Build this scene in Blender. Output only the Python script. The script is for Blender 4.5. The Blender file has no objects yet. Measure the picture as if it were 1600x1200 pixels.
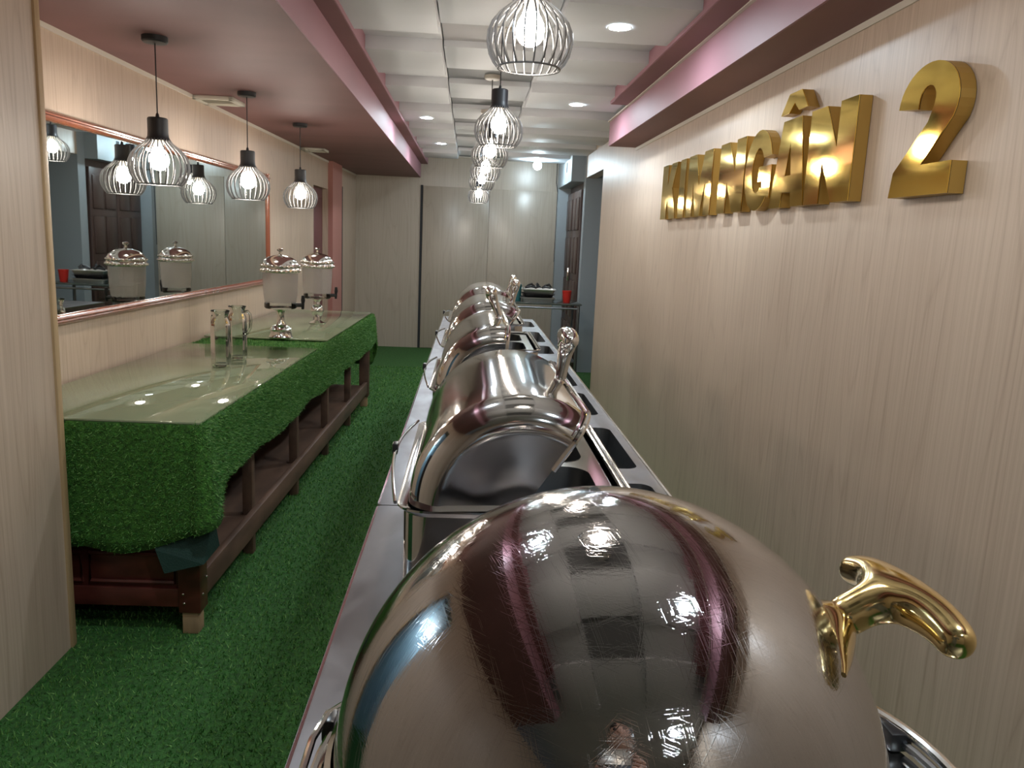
import bpy, bmesh, math, random
import numpy as np
from mathutils import Vector, Matrix
R = random.Random(7)
PI = math.pi
sc = bpy.context.scene
col = sc.collection

# ------------------------------------------------------------------ camera
F = 1230.0; CAMH = 1.45
cam = bpy.data.cameras.new('camera'); co = bpy.data.objects.new('camera', cam); col.objects.link(co)
cam.sensor_width = 36.0; cam.lens = F / 1600 * 36.0; cam.clip_start = 0.02; cam.clip_end = 60
_f = Vector((735 - 800, 600 - 373, -F)).normalized()
_h = Vector((1, -0.0444, 0)); _u = _h.cross(_f).normalized(); _x = _f.cross(_u)
rot = Matrix((_x, _f, _u))
co.matrix_world = Matrix.Translation((0, 0, CAMH)) @ rot.to_4x4()
sc.camera = co
# ------------------------------------------------------------------ world, exposure
w = bpy.data.worlds.new('world'); sc.world = w; w.use_nodes = True
w.node_tree.nodes['Background'].inputs[0].default_value = (0.75, 0.85, 1.0, 1)
w.node_tree.nodes['Background'].inputs[1].default_value = 0.05
sc.view_settings.view_transform = 'Standard'; sc.view_settings.look = 'None'
sc.view_settings.gamma = 1.0; sc.view_settings.use_curve_mapping = False
sc.view_settings.exposure = 1.02
BULB = 70.0        # emission of the warm pendant bulbs
DOWN = 340.0        # emission of the cool downlight lenses
FARB = 110.0       # bare cool bulb at the far end

# ------------------------------------------------------------------ materials
def nt(name):
    m = bpy.data.materials.new(name); m.use_nodes = True
    return m, m.node_tree.nodes, m.node_tree.links, m.node_tree.nodes['Principled BSDF']
def mat(name, c, rough=.5, metal=0, spec=None, noise=None, bump=None, coat=0):
    m, n, l, b = nt(name)
    b.inputs['Base Color'].default_value = (*c, 1); b.inputs['Roughness'].default_value = rough
    b.inputs['Metallic'].default_value = metal
    if spec is not None: b.inputs['Specular IOR Level'].default_value = spec
    if coat: b.inputs['Coat Weight'].default_value = coat; b.inputs['Coat Roughness'].default_value = .1
    tc = n.new('ShaderNodeTexCoord')
    if noise:   # (scale vector, amount, detail)
        s, amt, det = noise
        mp = n.new('ShaderNodeMapping'); mp.inputs['Scale'].default_value = s; l.new(tc.outputs['Object'], mp.inputs['Vector'])
        no = n.new('ShaderNodeTexNoise'); no.inputs['Scale'].default_value = 1; no.inputs['Detail'].default_value = det
        l.new(mp.outputs[0], no.inputs['Vector'])
        r = n.new('ShaderNodeValToRGB'); r.color_ramp.elements[0].position = .3; r.color_ramp.elements[1].position = .7
        r.color_ramp.elements[0].color = (*[v * (1 - amt) for v in c], 1); r.color_ramp.elements[1].color = (*[min(1, v * (1 + amt)) for v in c], 1)
        l.new(no.outputs['Fac'], r.inputs[0]); l.new(r.outputs[0], b.inputs['Base Color'])
    if bump:    # (scale vector, distance)
        mp = n.new('ShaderNodeMapping'); mp.inputs['Scale'].default_value = bump[0]; l.new(tc.outputs['Object'], mp.inputs['Vector'])
        no = n.new('ShaderNodeTexNoise'); no.inputs['Scale'].default_value = 1; no.inputs['Detail'].default_value = 3; l.new(mp.outputs[0], no.inputs['Vector'])
        bu = n.new('ShaderNodeBump'); bu.inputs['Distance'].default_value = bump[1]; bu.inputs['Strength'].default_value = 1
        l.new(no.outputs['Fac'], bu.inputs['Height']); l.new(bu.outputs[0], b.inputs['Normal'])
    return m
def wood(name, light, dark, rough=.42, fine=90.0, fig=5.0, zs=.35):
    m, n, l, b = nt(name)
    tc = n.new('ShaderNodeTexCoord')
    def noise(sv, det, rgh=.5, dist=0):
        mp = n.new('ShaderNodeMapping'); mp.inputs['Scale'].default_value = sv; l.new(tc.outputs['Object'], mp.inputs['Vector'])
        no = n.new('ShaderNodeTexNoise'); no.inputs['Scale'].default_value = 1; no.inputs['Detail'].default_value = det
        no.inputs['Roughness'].default_value = rgh; no.inputs['Distortion'].default_value = dist
        l.new(mp.outputs[0], no.inputs['Vector']); return no.outputs['Fac']
    a = noise((fine, fine, zs * 3), 4, .6)              # thin pores and streaks
    c_ = noise((fig, fig, zs), 2, .5)                   # slow figure that the rings follow
    mu = n.new('ShaderNodeMath'); mu.operation = 'MULTIPLY'; mu.inputs[1].default_value = 17.0; l.new(c_, mu.inputs[0])
    fr = n.new('ShaderNodeMath'); fr.operation = 'PINGPONG'; fr.inputs[1].default_value = .5; l.new(mu.outputs[0], fr.inputs[0])
    pw = n.new('ShaderNodeMath'); pw.operation = 'POWER'; pw.inputs[1].default_value = 5.0
    d2 = n.new('ShaderNodeMath'); d2.operation = 'MULTIPLY'; d2.inputs[1].default_value = 2.0; l.new(fr.outputs[0], d2.inputs[0]); l.new(d2.outputs[0], pw.inputs[0])
    big = noise((2.2, 2.2, .5), 2)
    s1 = n.new('ShaderNodeMath'); s1.operation = 'MULTIPLY_ADD'; s1.inputs[1].default_value = .24; l.new(pw.outputs[0], s1.inputs[0])
    a2 = n.new('ShaderNodeMath'); a2.operation = 'MULTIPLY_ADD'; a2.inputs[1].default_value = .95; a2.inputs[2].default_value = -.27; l.new(a, a2.inputs[0])
    l.new(a2.outputs[0], s1.inputs[2])
    s2 = n.new('ShaderNodeMath'); s2.operation = 'MULTIPLY_ADD'; s2.inputs[1].default_value = .45; l.new(big, s2.inputs[0]); l.new(s1.outputs[0], s2.inputs[2])
    r = n.new('ShaderNodeValToRGB'); r.color_ramp.elements[0].position = .22; r.color_ramp.elements[1].position = .95
    r.color_ramp.elements[0].color = (*light, 1); r.color_ramp.elements[1].color = (*dark, 1)
    l.new(s2.outputs[0], r.inputs[0]); l.new(r.outputs[0], b.inputs['Base Color'])
    b.inputs['Roughness'].default_value = rough
    return m
def steel(name, c, rough, smear=.0, sv=(9, 9, 9), scratch=0, tint=None):
    m, n, l, b = nt(name)
    b.inputs['Base Color'].default_value = (*c, 1); b.inputs['Metallic'].default_value = 1; b.inputs['Roughness'].default_value = rough
    tc = n.new('ShaderNodeTexCoord')
    if smear:
        mp = n.new('ShaderNodeMapping'); mp.inputs['Scale'].default_value = sv; l.new(tc.outputs['Object'], mp.inputs['Vector'])
        no = n.new('ShaderNodeTexNoise'); no.inputs['Scale'].default_value = 1; no.inputs['Detail'].default_value = 5; no.inputs['Distortion'].default_value = .8
        l.new(mp.outputs[0], no.inputs['Vector'])
        mr = n.new('ShaderNodeMapRange'); mr.inputs['From Min'].default_value = .35; mr.inputs['From Max'].default_value = .7
        mr.inputs['To Min'].default_value = rough; mr.inputs['To Max'].default_value = rough + smear
        l.new(no.outputs['Fac'], mr.inputs['Value']); l.new(mr.outputs[0], b.inputs['Roughness'])
    if scratch:   # hairline scratches: long thin streaks of noise laid over each other in many directions
        prev = None
        for k in range(6):
            mp = n.new('ShaderNodeMapping'); mp.inputs['Rotation'].default_value = (k * .9 + .3, k * 1.7, k * .61 + .2)
            l.new(tc.outputs['Object'], mp.inputs['Vector'])
            m2 = n.new('ShaderNodeMapping'); m2.inputs['Scale'].default_value = (16, 1300, 16); l.new(mp.outputs[0], m2.inputs['Vector'])
            no = n.new('ShaderNodeTexNoise'); no.inputs['Scale'].default_value = 1; no.inputs['Detail'].default_value = 1; no.inputs['Distortion'].default_value = .3; l.new(m2.outputs[0], no.inputs['Vector'])
            mr = n.new('ShaderNodeMapRange'); mr.inputs['From Min'].default_value = .60; mr.inputs['From Max'].default_value = .74
            l.new(no.outputs['Fac'], mr.inputs['Value'])
            if prev is None: prev = mr.outputs[0]
            else:
                mm = n.new('ShaderNodeMath'); mm.operation = 'ADD'; l.new(prev, mm.inputs[0]); l.new(mr.outputs[0], mm.inputs[1]); prev = mm.outputs[0]
        bu = n.new('ShaderNodeBump'); bu.inputs['Strength'].default_value = scratch; bu.inputs['Distance'].default_value = .00012
        l.new(prev, bu.inputs['Height']); l.new(bu.outputs[0], b.inputs['Normal'])
    return m
def glow(name, c, s):
    m, n, l, b = nt(name); b.inputs['Base Color'].default_value = (*c, 1)
    b.inputs['Emission Color'].default_value = (*c, 1); b.inputs['Emission Strength'].default_value = s; return m
def clear(name, tint, ior=1.5, rough=0.0, body=1.0):
    m = bpy.data.materials.new(name); m.use_nodes = True; n = m.node_tree.nodes; l = m.node_tree.links; n.clear()
    o = n.new('ShaderNodeOutputMaterial'); mx = n.new('ShaderNodeMixShader'); t = n.new('ShaderNodeBsdfTransparent'); g = n.new('ShaderNodeBsdfGlossy')
    fr = n.new('ShaderNodeFresnel'); fr.inputs['IOR'].default_value = ior; g.inputs['Roughness'].default_value = rough
    t.inputs['Color'].default_value = (*tint, 1); l.new(fr.outputs[0], mx.inputs[0]); l.new(t.outputs[0], mx.inputs[1]); l.new(g.outputs[0], mx.inputs[2])
    l.new(mx.outputs[0], o.inputs[0]); return m
def dusty(name, tint, ior, c, amt):
    m = clear(name, tint, ior, .012); n = m.node_tree.nodes; l = m.node_tree.links
    mx = [q for q in n if q.type == 'MIX_SHADER'][0]; t = [q for q in n if q.type == 'BSDF_TRANSPARENT'][0]
    d = n.new('ShaderNodeBsdfDiffuse'); d.inputs[0].default_value = (*c, 1); m2 = n.new('ShaderNodeMixShader'); m2.inputs[0].default_value = amt
    l.new(t.outputs[0], m2.inputs[1]); l.new(d.outputs[0], m2.inputs[2]); l.new(m2.outputs[0], mx.inputs[1]); return m
def frosted(name, c, amt):
    m = bpy.data.materials.new(name); m.use_nodes = True; n = m.node_tree.nodes; l = m.node_tree.links; n.clear()
    o = n.new('ShaderNodeOutputMaterial'); mx = n.new('ShaderNodeMixShader'); t = n.new('ShaderNodeBsdfTransparent'); p = n.new('ShaderNodeBsdfPrincipled')
    p.inputs['Base Color'].default_value = (*c, 1); p.inputs['Roughness'].default_value = .12
    mx.inputs[0].default_value = amt; l.new(t.outputs[0], mx.inputs[1]); l.new(p.outputs[0], mx.inputs[2]); l.new(mx.outputs[0], o.inputs[0]); return m

M = {}
M['wood'] = wood('beige_laminate', (.56, .44, .335), (.37, .27, .195), rough=.42, fig=3.4)
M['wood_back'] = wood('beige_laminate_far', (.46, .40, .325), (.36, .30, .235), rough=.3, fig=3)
M['wood_edge'] = wood('oak_edge_strip', (.50, .35, .19), (.33, .21, .10), rough=.5)
M['mauve'] = mat('mauve_paint', (.205, .095, .092), .62, noise=((1.2, 2.2, 1.2), .12, 3))
M['mauve_fascia'] = mat('mauve_gloss_paint', (.32, .155, .185), .55, noise=((1.5, 1.5, 1.5), .06, 2))
M['red_column'] = mat('salmon_paint', (.42, .18, .15), .5)
M['maroon'] = mat('maroon_paint', (.14, .045, .045), .5)
M['white'] = mat('white_board', (.62, .635, .66), .6, noise=((.8, 3, 3), .035, 2))
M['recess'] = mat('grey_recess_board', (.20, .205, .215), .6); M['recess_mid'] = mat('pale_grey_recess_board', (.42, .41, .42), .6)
M['trim_white'] = mat('cream_trim', (.60, .55, .47), .5)
M['bluegrey'] = mat('blue_grey_paint', (.29, .325, .345), .5)
M['beigewall'] = mat('beige_paint', (.42, .33, .26), .5)
M['sideroom'] = mat('pale_blue_wall', (.42, .56, .64), .5)
M['door'] = mat('dark_brown_door', (.060, .034, .028), .4, noise=((8, 8, 2), .2, 3))
M['dark'] = mat('black_metal', (.018, .019, .022), .45)
M['darkgap'] = mat('dark_gap', (.02, .022, .026), .7)
M['turf_base'] = mat('turf_backing', (.030, .11, .018), .95, noise=((55, 55, 55), .45, 4), bump=((160, 160, 160), .006))
M['turf_cloth'] = mat('turf_cloth', (.045, .145, .018), .95, noise=((70, 70, 70), .5, 4), bump=((190, 190, 190), .007))
M['backing'] = mat('green_backing_mesh', (.012, .045, .034), .7, bump=((260, 30, 260), .002))
M['mahogany'] = mat('worn_mahogany', (.085, .020, .014), .35, noise=((6, 3, 14), .45, 4))
M['worn'] = mat('dusty_worn_wood', (.115, .066, .043), .6, noise=((9, 3, 9), .4, 5))
M['rawwood'] = mat('raw_pine', (.34, .22, .12), .7, noise=((20, 20, 4), .25, 3))
M['frame'] = mat('red_brown_frame', (.23, .068, .034), .25, noise=((3, 20, 3), .15, 3), coat=.5)
M['mirror'] = steel('mirror_silver', (.72, .76, .74), .012)
M['chrome'] = steel('chrome', (.80, .79, .77), .07, smear=.03)
M['dome'] = steel('scratched_dome_steel', (.44, .43, .43), .018, smear=.008, sv=(5, 5, 5), scratch=.13)
M['lid'] = steel('rolltop_steel', (.62, .61, .60), .06, smear=.05, sv=(6, 3, 6))
M['steel'] = steel('table_steel', (.22, .21, .215), .30, smear=.16, sv=(10, 5, 10))
M['steel_dark'] = steel('pan_steel', (.24, .25, .26), .28, smear=.1)
M['gold'] = steel('polished_gold', (.76, .585, .27), .09, smear=.10, sv=(40, 40, 40))
M['gold_face'] = steel('gold_mirror_face', (.86, .60, .13), .055, smear=.05, sv=(6, 6, 6))
M['gold_side'] = mat('gold_return', (.52, .33, .085), .38, metal=.6)
M['glass'] = clear('clear_glass', (.93, .96, .94), 1.5)
M['acrylic'] = frosted('smoky_acrylic', (.50, .45, .41), .38)
M['tableglass'] = dusty('table_glass', (.80, .90, .80), 2.0, (.62, .70, .42), .42)
M['bulb'] = glow('warm_bulb', (1, .90, .79), BULB)
M['down'] = glow('cool_lens', (.78, .90, 1), DOWN)
M['farbulb'] = glow('cool_bulb', (.72, .90, 1), FARB)
M['red'] = mat('red_plastic', (.55, .03, .02), .4)
M['teal'] = mat('teal_plastic', (.02, .12, .13), .4)
M['foil'] = steel('aluminium_tray', (.6, .6, .58), .35, smear=.2, sv=(30, 30, 30))
M['black'] = mat('black_plastic', (.012, .012, .013), .3)
M['purple'] = mat('plum_plastic', (.14, .012, .05), .35)
M['vent'] = mat('cream_vent', (.55, .52, .44), .5)
M['rib'] = mat('lamp_rib_paint', (.10, .10, .10), .3)
M['skin'] = mat('skin', (.50, .30, .22), .5); M['hair'] = mat('black_hair', (.01, .009, .009), .5)
M['shirt'] = mat('grey_shirt', (.09, .10, .12), .8); M['phone'] = mat('silver_phone', (.5, .47, .42), .25, metal=.6)

# ------------------------------------------------------------------ mesh helpers
class MB:
    def __init__(s): s.v = []; s.f = []
    def add(s, v, f):
        o = len(s.v); s.v += [tuple(p) for p in v]; s.f += [[i + o for i in q] for q in f]; return s
    def box(s, x0, x1, y0, y1, z0, z1):
        return s.add([(x, y, z) for z in (z0, z1) for y in (y0, y1) for x in (x0, x1)],
                     [(0, 2, 3, 1), (4, 5, 7, 6), (0, 1, 5, 4), (2, 6, 7, 3), (0, 4, 6, 2), (1, 3, 7, 5)])
    def bev(s, x0, x1, y0, y1, z0, z1, b=.003):
        bm = bmesh.new(); bmesh.ops.create_cube(bm, size=1)
        for v in bm.verts: v.co = Vector(((x0 + x1) / 2 + v.co.x * (x1 - x0), (y0 + y1) / 2 + v.co.y * (y1 - y0), (z0 + z1) / 2 + v.co.z * (z1 - z0)))
        bmesh.ops.bevel(bm, geom=bm.edges[:], offset=b, segments=2, affect='EDGES', profile=.5)
        bm.verts.ensure_lookup_table(); bm.faces.ensure_lookup_table()
        s.add([v.co[:] for v in bm.verts], [[v.index for v in f.verts] for f in bm.faces]); bm.free(); return s
    def lathe(s, prof, n=32, c=(0, 0, 0), a0=0, a1=2 * PI, axis='z', flute=0, nf=0):
        full = abs(a1 - a0 - 2 * PI) < 1e-6; m = n if full else n + 1; vs = []
        for r, z in prof:
            for k in range(m):
                a = a0 + (a1 - a0) * k / n; rr = r * (1 + flute * math.cos(nf * a)) if nf else r
                if axis == 'z': p = (c[0] + rr * math.cos(a), c[1] + rr * math.sin(a), c[2] + z)
                elif axis == 'y': p = (c[0] + rr * math.cos(a), c[1] + z, c[2] + rr * math.sin(a))
                else: p = (c[0] + z, c[1] + rr * math.cos(a), c[2] + rr * math.sin(a))
                vs.append(p)
        fs = []
        for i in range(len(prof) - 1):
            for k in range(n):
                k2 = (k + 1) % m if full else k + 1
                fs.append((i * m + k, i * m + k2, (i + 1) * m + k2, (i + 1) * m + k))
        return s.add(vs, fs)
    def tube(s, pts, r, n=8, closed=False, sx=1.0, cap=True, up=None):
        pts = [Vector(p) for p in pts]; N = len(pts); rs = r if isinstance(r, (list, tuple)) else [r] * N
        vs = []; ref = None
        for i, p in enumerate(pts):
            a = pts[(i - 1) % N] if closed or i > 0 else p; b_ = pts[(i + 1) % N] if closed or i < N - 1 else p
            t = (b_ - a).normalized()
            if ref is None: ref = Vector(up) if up else (Vector((0, 0, 1)) if abs(t.z) < .9 else Vector((1, 0, 0)))
            x = t.cross(ref).normalized(); y = x.cross(t).normalized(); ref = y
            for k in range(n):
                an = 2 * PI * k / n; vs.append(p + x * (rs[i] * math.cos(an) * sx) + y * (rs[i] * math.sin(an)))
        fs = []
        for i in range(N if closed else N - 1):
            j = (i + 1) % N
            for k in range(n):
                k2 = (k + 1) % n; fs.append((i * n + k, j * n + k, j * n + k2, i * n + k2))
        if cap and not closed: fs.append(tuple(range(n))[::-1][::-1]); fs.append(tuple((N - 1) * n + k for k in range(n))[::-1])
        return s.add(vs, fs)
    def sphere(s, c, r, n=16, m=10, sc_=(1, 1, 1)):
        prof = [(math.sin(PI * i / m), -math.cos(PI * i / m)) for i in range(m + 1)]
        vs = []; fs = []
        for q, z in prof:
            for k in range(n):
                a = 2 * PI * k / n; vs.append((c[0] + r * sc_[0] * q * math.cos(a), c[1] + r * sc_[1] * q * math.sin(a), c[2] + r * sc_[2] * z))
        for i in range(m):
            for k in range(n): fs.append((i * n + k, i * n + (k + 1) % n, (i + 1) * n + (k + 1) % n, (i + 1) * n + k))
        return s.add(vs, fs)
    def mesh(s, name, m, smooth=True, ang=35):
        me = bpy.data.meshes.new(name); me.from_pydata(s.v, [], s.f)
        bm = bmesh.new(); bm.from_mesh(me); bmesh.ops.remove_doubles(bm, verts=bm.verts, dist=1e-5)
        bmesh.ops.dissolve_degenerate(bm, edges=bm.edges, dist=1e-6); bmesh.ops.recalc_face_normals(bm, faces=bm.faces); bm.to_mesh(me); bm.free()
        if smooth:
            me.shade_smooth()
            me.set_sharp_from_angle(angle=math.radians(ang))
        me.materials.append(m); return me
    def build(s, name, m, parent=None, loc=None, smooth=True, ang=35, **kw):
        o = bpy.data.objects.new(name, s.mesh(name, m, smooth, ang)); col.objects.link(o)
        if parent: o.parent = parent
        if loc: o.location = loc
        for k, v in kw.items(): o[k] = v
        return o
def thing(name, label, cat, loc=(0, 0, 0), rz=0, group=None):
    o = bpy.data.objects.new(name, None); col.objects.link(o); o.location = loc; o.rotation_euler = (0, 0, rz); o.empty_display_size = .05
    o['label'] = label; o['category'] = cat
    if group: o['group'] = group
    return o
def S(o): o['kind'] = 'structure'; return o
def copy_tree(o, parent=None):
    c = o.copy(); col.objects.link(c); c.parent = parent
    for ch in list(o.children): copy_tree(ch, c)
    return c
def plate_mesh(loops, z0, z1, bevel=0):
    cu = bpy.data.curves.new('p', 'CURVE'); cu.dimensions = '2D'; cu.fill_mode = 'BOTH'; cu.extrude = (z1 - z0) / 2 - bevel
    if bevel: cu.bevel_depth = bevel; cu.bevel_resolution = 1; cu.offset = -bevel
    for lp in loops:
        sp = cu.splines.new('POLY'); sp.points.add(len(lp) - 1); sp.use_cyclic_u = True
        for q, p in zip(sp.points, lp): q.co = (p[0], p[1], 0, 1)
    o = bpy.data.objects.new('p', cu); col.objects.link(o); dg = bpy.context.evaluated_depsgraph_get(); dg.update()
    me = bpy.data.meshes.new_from_object(o.evaluated_get(dg)); bpy.data.objects.remove(o); bpy.data.curves.remove(cu)
    v = [(a.co.x, a.co.y, a.co.z + (z0 + z1) / 2) for a in me.vertices]; f = [list(p.vertices) for p in me.polygons]; bpy.data.meshes.remove(me)
    return v, f
def rrect(x0, x1, y0, y1, r, n=6):
    pts = []
    for cx, cy, a in ((x1 - r, y1 - r, 0), (x0 + r, y1 - r, PI / 2), (x0 + r, y0 + r, PI), (x1 - r, y0 + r, 3 * PI / 2)):
        for k in range(n + 1):
            t = a + PI / 2 * k / n; pts.append((cx + r * math.cos(t), cy + r * math.sin(t)))
    return pts
def skinned(name, verts, edges, radii, m, parent=None, sub=2, root=0, flat=None):
    me = bpy.data.meshes.new(name); me.from_pydata(verts, edges, []); o = bpy.data.objects.new(name, me); col.objects.link(o)
    sk = o.modifiers.new('s', 'SKIN'); sk.use_smooth_shade = True
    for i, r in enumerate(radii):
        d = me.skin_vertices[0].data[i]; d.radius = r if isinstance(r, tuple) else (r, r); d.use_root = (i == root)
    su = o.modifiers.new('b', 'SUBSURF'); su.levels = sub; su.render_levels = sub
    dg = bpy.context.evaluated_depsgraph_get(); dg.update()
    m2 = bpy.data.meshes.new_from_object(o.evaluated_get(dg)); bpy.data.objects.remove(o)
    m2.name = name; m2.materials.clear(); m2.materials.append(m); m2.shade_smooth()
    o = bpy.data.objects.new(name, m2); col.objects.link(o)
    if parent: o.parent = parent
    return o

# ------------------------------------------------------------------ frames of reference
ANG = math.radians(1.4)                     # the left wall runs 1.4 degrees off the corridor
P0 = Vector((-1.655, 3.25, 0))
def L(u, v, z=0): return Vector((P0.x + u * math.cos(ANG) + v * math.sin(ANG), P0.y - u * math.sin(ANG) + v * math.cos(ANG), z))
WR = 1.245; YB = 10.42; ZS = 2.19; YN = -2.4; XN = -1.33

# ------------------------------------------------------------------ the setting
floor = S(MB().box(-3.6, 2.6, YN - .3, YB + .3, -.06, 0).build('floor', M['turf_base']))
# right wall: with an opening between Y 7.7 and 8.85
wr = MB().box(WR, WR + .12, YN, 7.7, 0, 2.6).box(WR, WR + .12, 7.7, 8.85, 2.16, 2.6).build('wall_right', M['wood']); S(wr)
S(MB().box(WR - .006, WR, YN, 6.2, ZS - .022, ZS).build('trim_1', M['trim_white']))
S(MB().box(WR, WR + 1.2, 8.85, 9.0, 0, 2.6).build('wall_right_jamb', M['bluegrey']))
S(MB().box(WR + .12, WR + 1.2, 7.4, 7.55, 0, 2.6).build('wall_side_passage', M['bluegrey']))
S(MB().box(2.4, 2.5, 7.4, 9.0, 0, 2.6).build('wall_side_passage_end', M['bluegrey']))
hb = MB().box(1.10, 1.6, 9.0, YB, 2.13, 2.52).build('wall_right_header', M['bluegrey']); S(hb)
S(MB().box(1.099, 1.104, 9.42, 9.50, 2.26, 2.37).build('trim_header_slot', M['darkgap']))
S(MB().box(1.10, 1.35, 10.28, YB, 0, 2.13).build('wall_recess_end', M['bluegrey']))
d = MB().box(1.26, 1.32, 9.0, 10.28, 0, 2.13).build('door_1', M['door']); S(d)
for i, (y0, y1) in enumerate(((9.04, 9.63), (9.65, 10.25))):
    MB().bev(1.225, 1.265, y0, y1, .03, 2.05, .006).build('door_leaf', M['door'], d)
    for z0, z1 in ((.12, .50), (.58, 1.02), (1.10, 1.52), (1.60, 1.97)):
        for a, b in ((y0 + .05, (y0 + y1) / 2 - .025), ((y0 + y1) / 2 + .025, y1 - .05)):
            MB().bev(1.212, 1.23, a, b, z0, z1, .012).build('door_panel', M['door'], d)
MB().bev(1.18, 1.215, 9.56, 9.585, 1.0, 1.16, .008).build('door_handle', M['chrome'], d)
# back wall: fixed panel left, tall sliding panels right
bk = MB().box(-1.75, 1.6, YB, YB + .1, 0, 2.6).build('wall_back', M['wood_back']); S(bk)
S(MB().box(-.655, -.625, YB - .012, YB, 0, 2.10).build('trim_2', M['darkgap']))
for x0, x1 in ((-.622, .225), (.229, 1.10)):
    MB().bev(x0, x1, YB - .022, YB, 0.005, 2.09, .002).build('panel', M['wood_back'], bk)
S(MB().box(-.56, 1.10, YB - .05, YB, 2.46, 2.50).build('trim_3', M['trim_white']))
S(MB().tube([(1.085, 10.3, 2.5), (1.07, 10.3, 2.42), (1.075, 10.32, 2.2), (1.10, 10.36, 2.08), (1.10, 10.38, 1.2)], .006, 6).build('trim_wall_cable', M['darkgap']))
# left wall in its own frame
def lw(name, m, boxes, **k):
    b = MB()
    for q in boxes: b.box(*q)
    o = b.build(name, m, **k); o.location = P0; o.rotation_euler = (0, 0, -ANG); S(o); return o
wl = lw('wall_left', M['wood'], [(-.12, 0, -.75, 4.72, 0, 2.6), (-.12, 0, 4.72, 5.42, 1.90, 2.6), (-.12, 0, 5.42, 7.3, 0, 2.6)])
dl = lw('door_2', M['maroon'], [(-.11, -.06, 4.72, 5.42, 0, 1.9)])
for k, (z0, z1) in enumerate(((.15, .9), (1.0, 1.8))): MB().bev(-.062, -.05, 4.82, 5.32, z0, z1, .008).build('door_panel', M['maroon'], dl)
lw('trim_4', M['red_column'], [(0, .05, 5.42, 5.95, 0, 2.19)])
lw('trim_5', M['darkgap'], [(0, .006, 6.12, 6.24, 0, 1.98)])
lw('trim_6', M['trim_white'], [(0, .008, -.6, 7.2, ZS - .02, ZS)])
# near left wall (post side) with the opening to a side room
S(MB().box(XN - .1, XN, 1.78, 2.585, 0, 2.2).box(XN - .1, XN, YN, 1.16, 0, 2.2).box(XN - .1, XN, 1.16, 1.78, 2.0, 2.2).build('wall_left_near', M['wood']))
S(MB().box(XN - .32, XN - .1, 2.52, 2.585, 0, 2.2).build('wall_left_return', M['wood']))
S(MB().bev(XN - .1, XN + .008, 2.585, 2.615, 0, 2.19, .003).build('trim_7', M['wood_edge']))
S(MB().box(XN - .012, XN + .006, 1.76, 1.80, 0, 2.02).build('trim_8', M['wood_edge']))
S(MB().box(-3.6, -3.5, 0, 3.1, 0, 2.5).box(-3.5, XN - .12, 2.48, 2.52, 0, 2.5).box(-3.5, XN - .12, .0, .05, 0, 2.5).build('wall_side_room', M['sideroom']))
S(MB().box(-3.6, XN - .1, 0, 2.5, 2.45, 2.5).build('ceiling_side_room', M['white']))
S(MB().box(-3.49, -3.45, .7, 1.5, 0, 2.0).build('door_3', M['door']))
# wall behind the camera
S(MB().box(-1.6, 1.5, YN - .1, YN, 0, 2.6).build('wall_front', M['beigewall']))
# soffits
sl = MB()
sl.box(-1.80, -.665, -.55, YB, ZS, 2.36).box(-1.80, -.575, -.1, YB, 2.36, 2.6)
S(sl.build('ceiling_soffit_left', M['mauve'], smooth=False))
S(MB().box(-.665, -.659, -.55, YB, ZS + .001, 2.362).build('trim_9', M['mauve_fascia']))
S(MB().box(-.577, -.571, -.1, YB, 2.362, 2.5).build('trim_10', M['mauve_fascia']))
S(MB().box(1.035, WR, -.55, 6.2, ZS, 2.37).box(.905, WR, -.1, 5.45, 2.37, 2.6).build('ceiling_soffit_right', M['mauve'], smooth=False))
S(MB().box(1.029, 1.035, -.55, 6.2, ZS + .001, 2.365).box(1.03, WR, 6.2, 6.206, ZS + .001, 2.37).build('trim_11', M['mauve_fascia']))
S(MB().box(.899, .905, -.1, 5.45, 2.372, 2.5).build('trim_12', M['mauve_fascia']))
S(MB().box(1.012, 1.036, -.5, 6.19, 2.365, 2.372).build('trim_13', M['trim_white']))
# stepped ceiling: slab with hung boards, a recess every 0.98 m, deepest down the middle
ce = MB().box(-1.8, 2.5, YN, YB + .1, 2.52, 2.6).build('ceiling', M['white']); S(ce)
PER = .98
for k in range(-4, 7):
    e = 3.93 + PER * k                              # far edge of the low boards
    y0 = e - .60; y1 = e
    if y1 > YB or y0 < YN: continue
    xr = .912 if e < 5.6 else 1.245
    MB().bev(-.60, -.178, y0, y1, 2.385, 2.52, .004).build('board', M['white'], ce)
    MB().bev(-.172, .352, y0 + .05, y1 - .02, 2.428, 2.52, .004).build('board', M['white'], ce)
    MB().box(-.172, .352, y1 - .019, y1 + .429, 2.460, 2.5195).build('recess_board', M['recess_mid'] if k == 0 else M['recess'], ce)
    MB().bev(.358, xr, y0, y1, 2.39, 2.52, .004).build('board', M['white'], ce)
    MB().bev(-.60, -.178, y1 + .001, y1 + .379, 2.45, 2.52, .003).build('board', M['white'], ce)
    MB().bev(.358, xr, y1 + .001, y1 + .379, 2.45, 2.52, .003).build('board', M['white'], ce)

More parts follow.
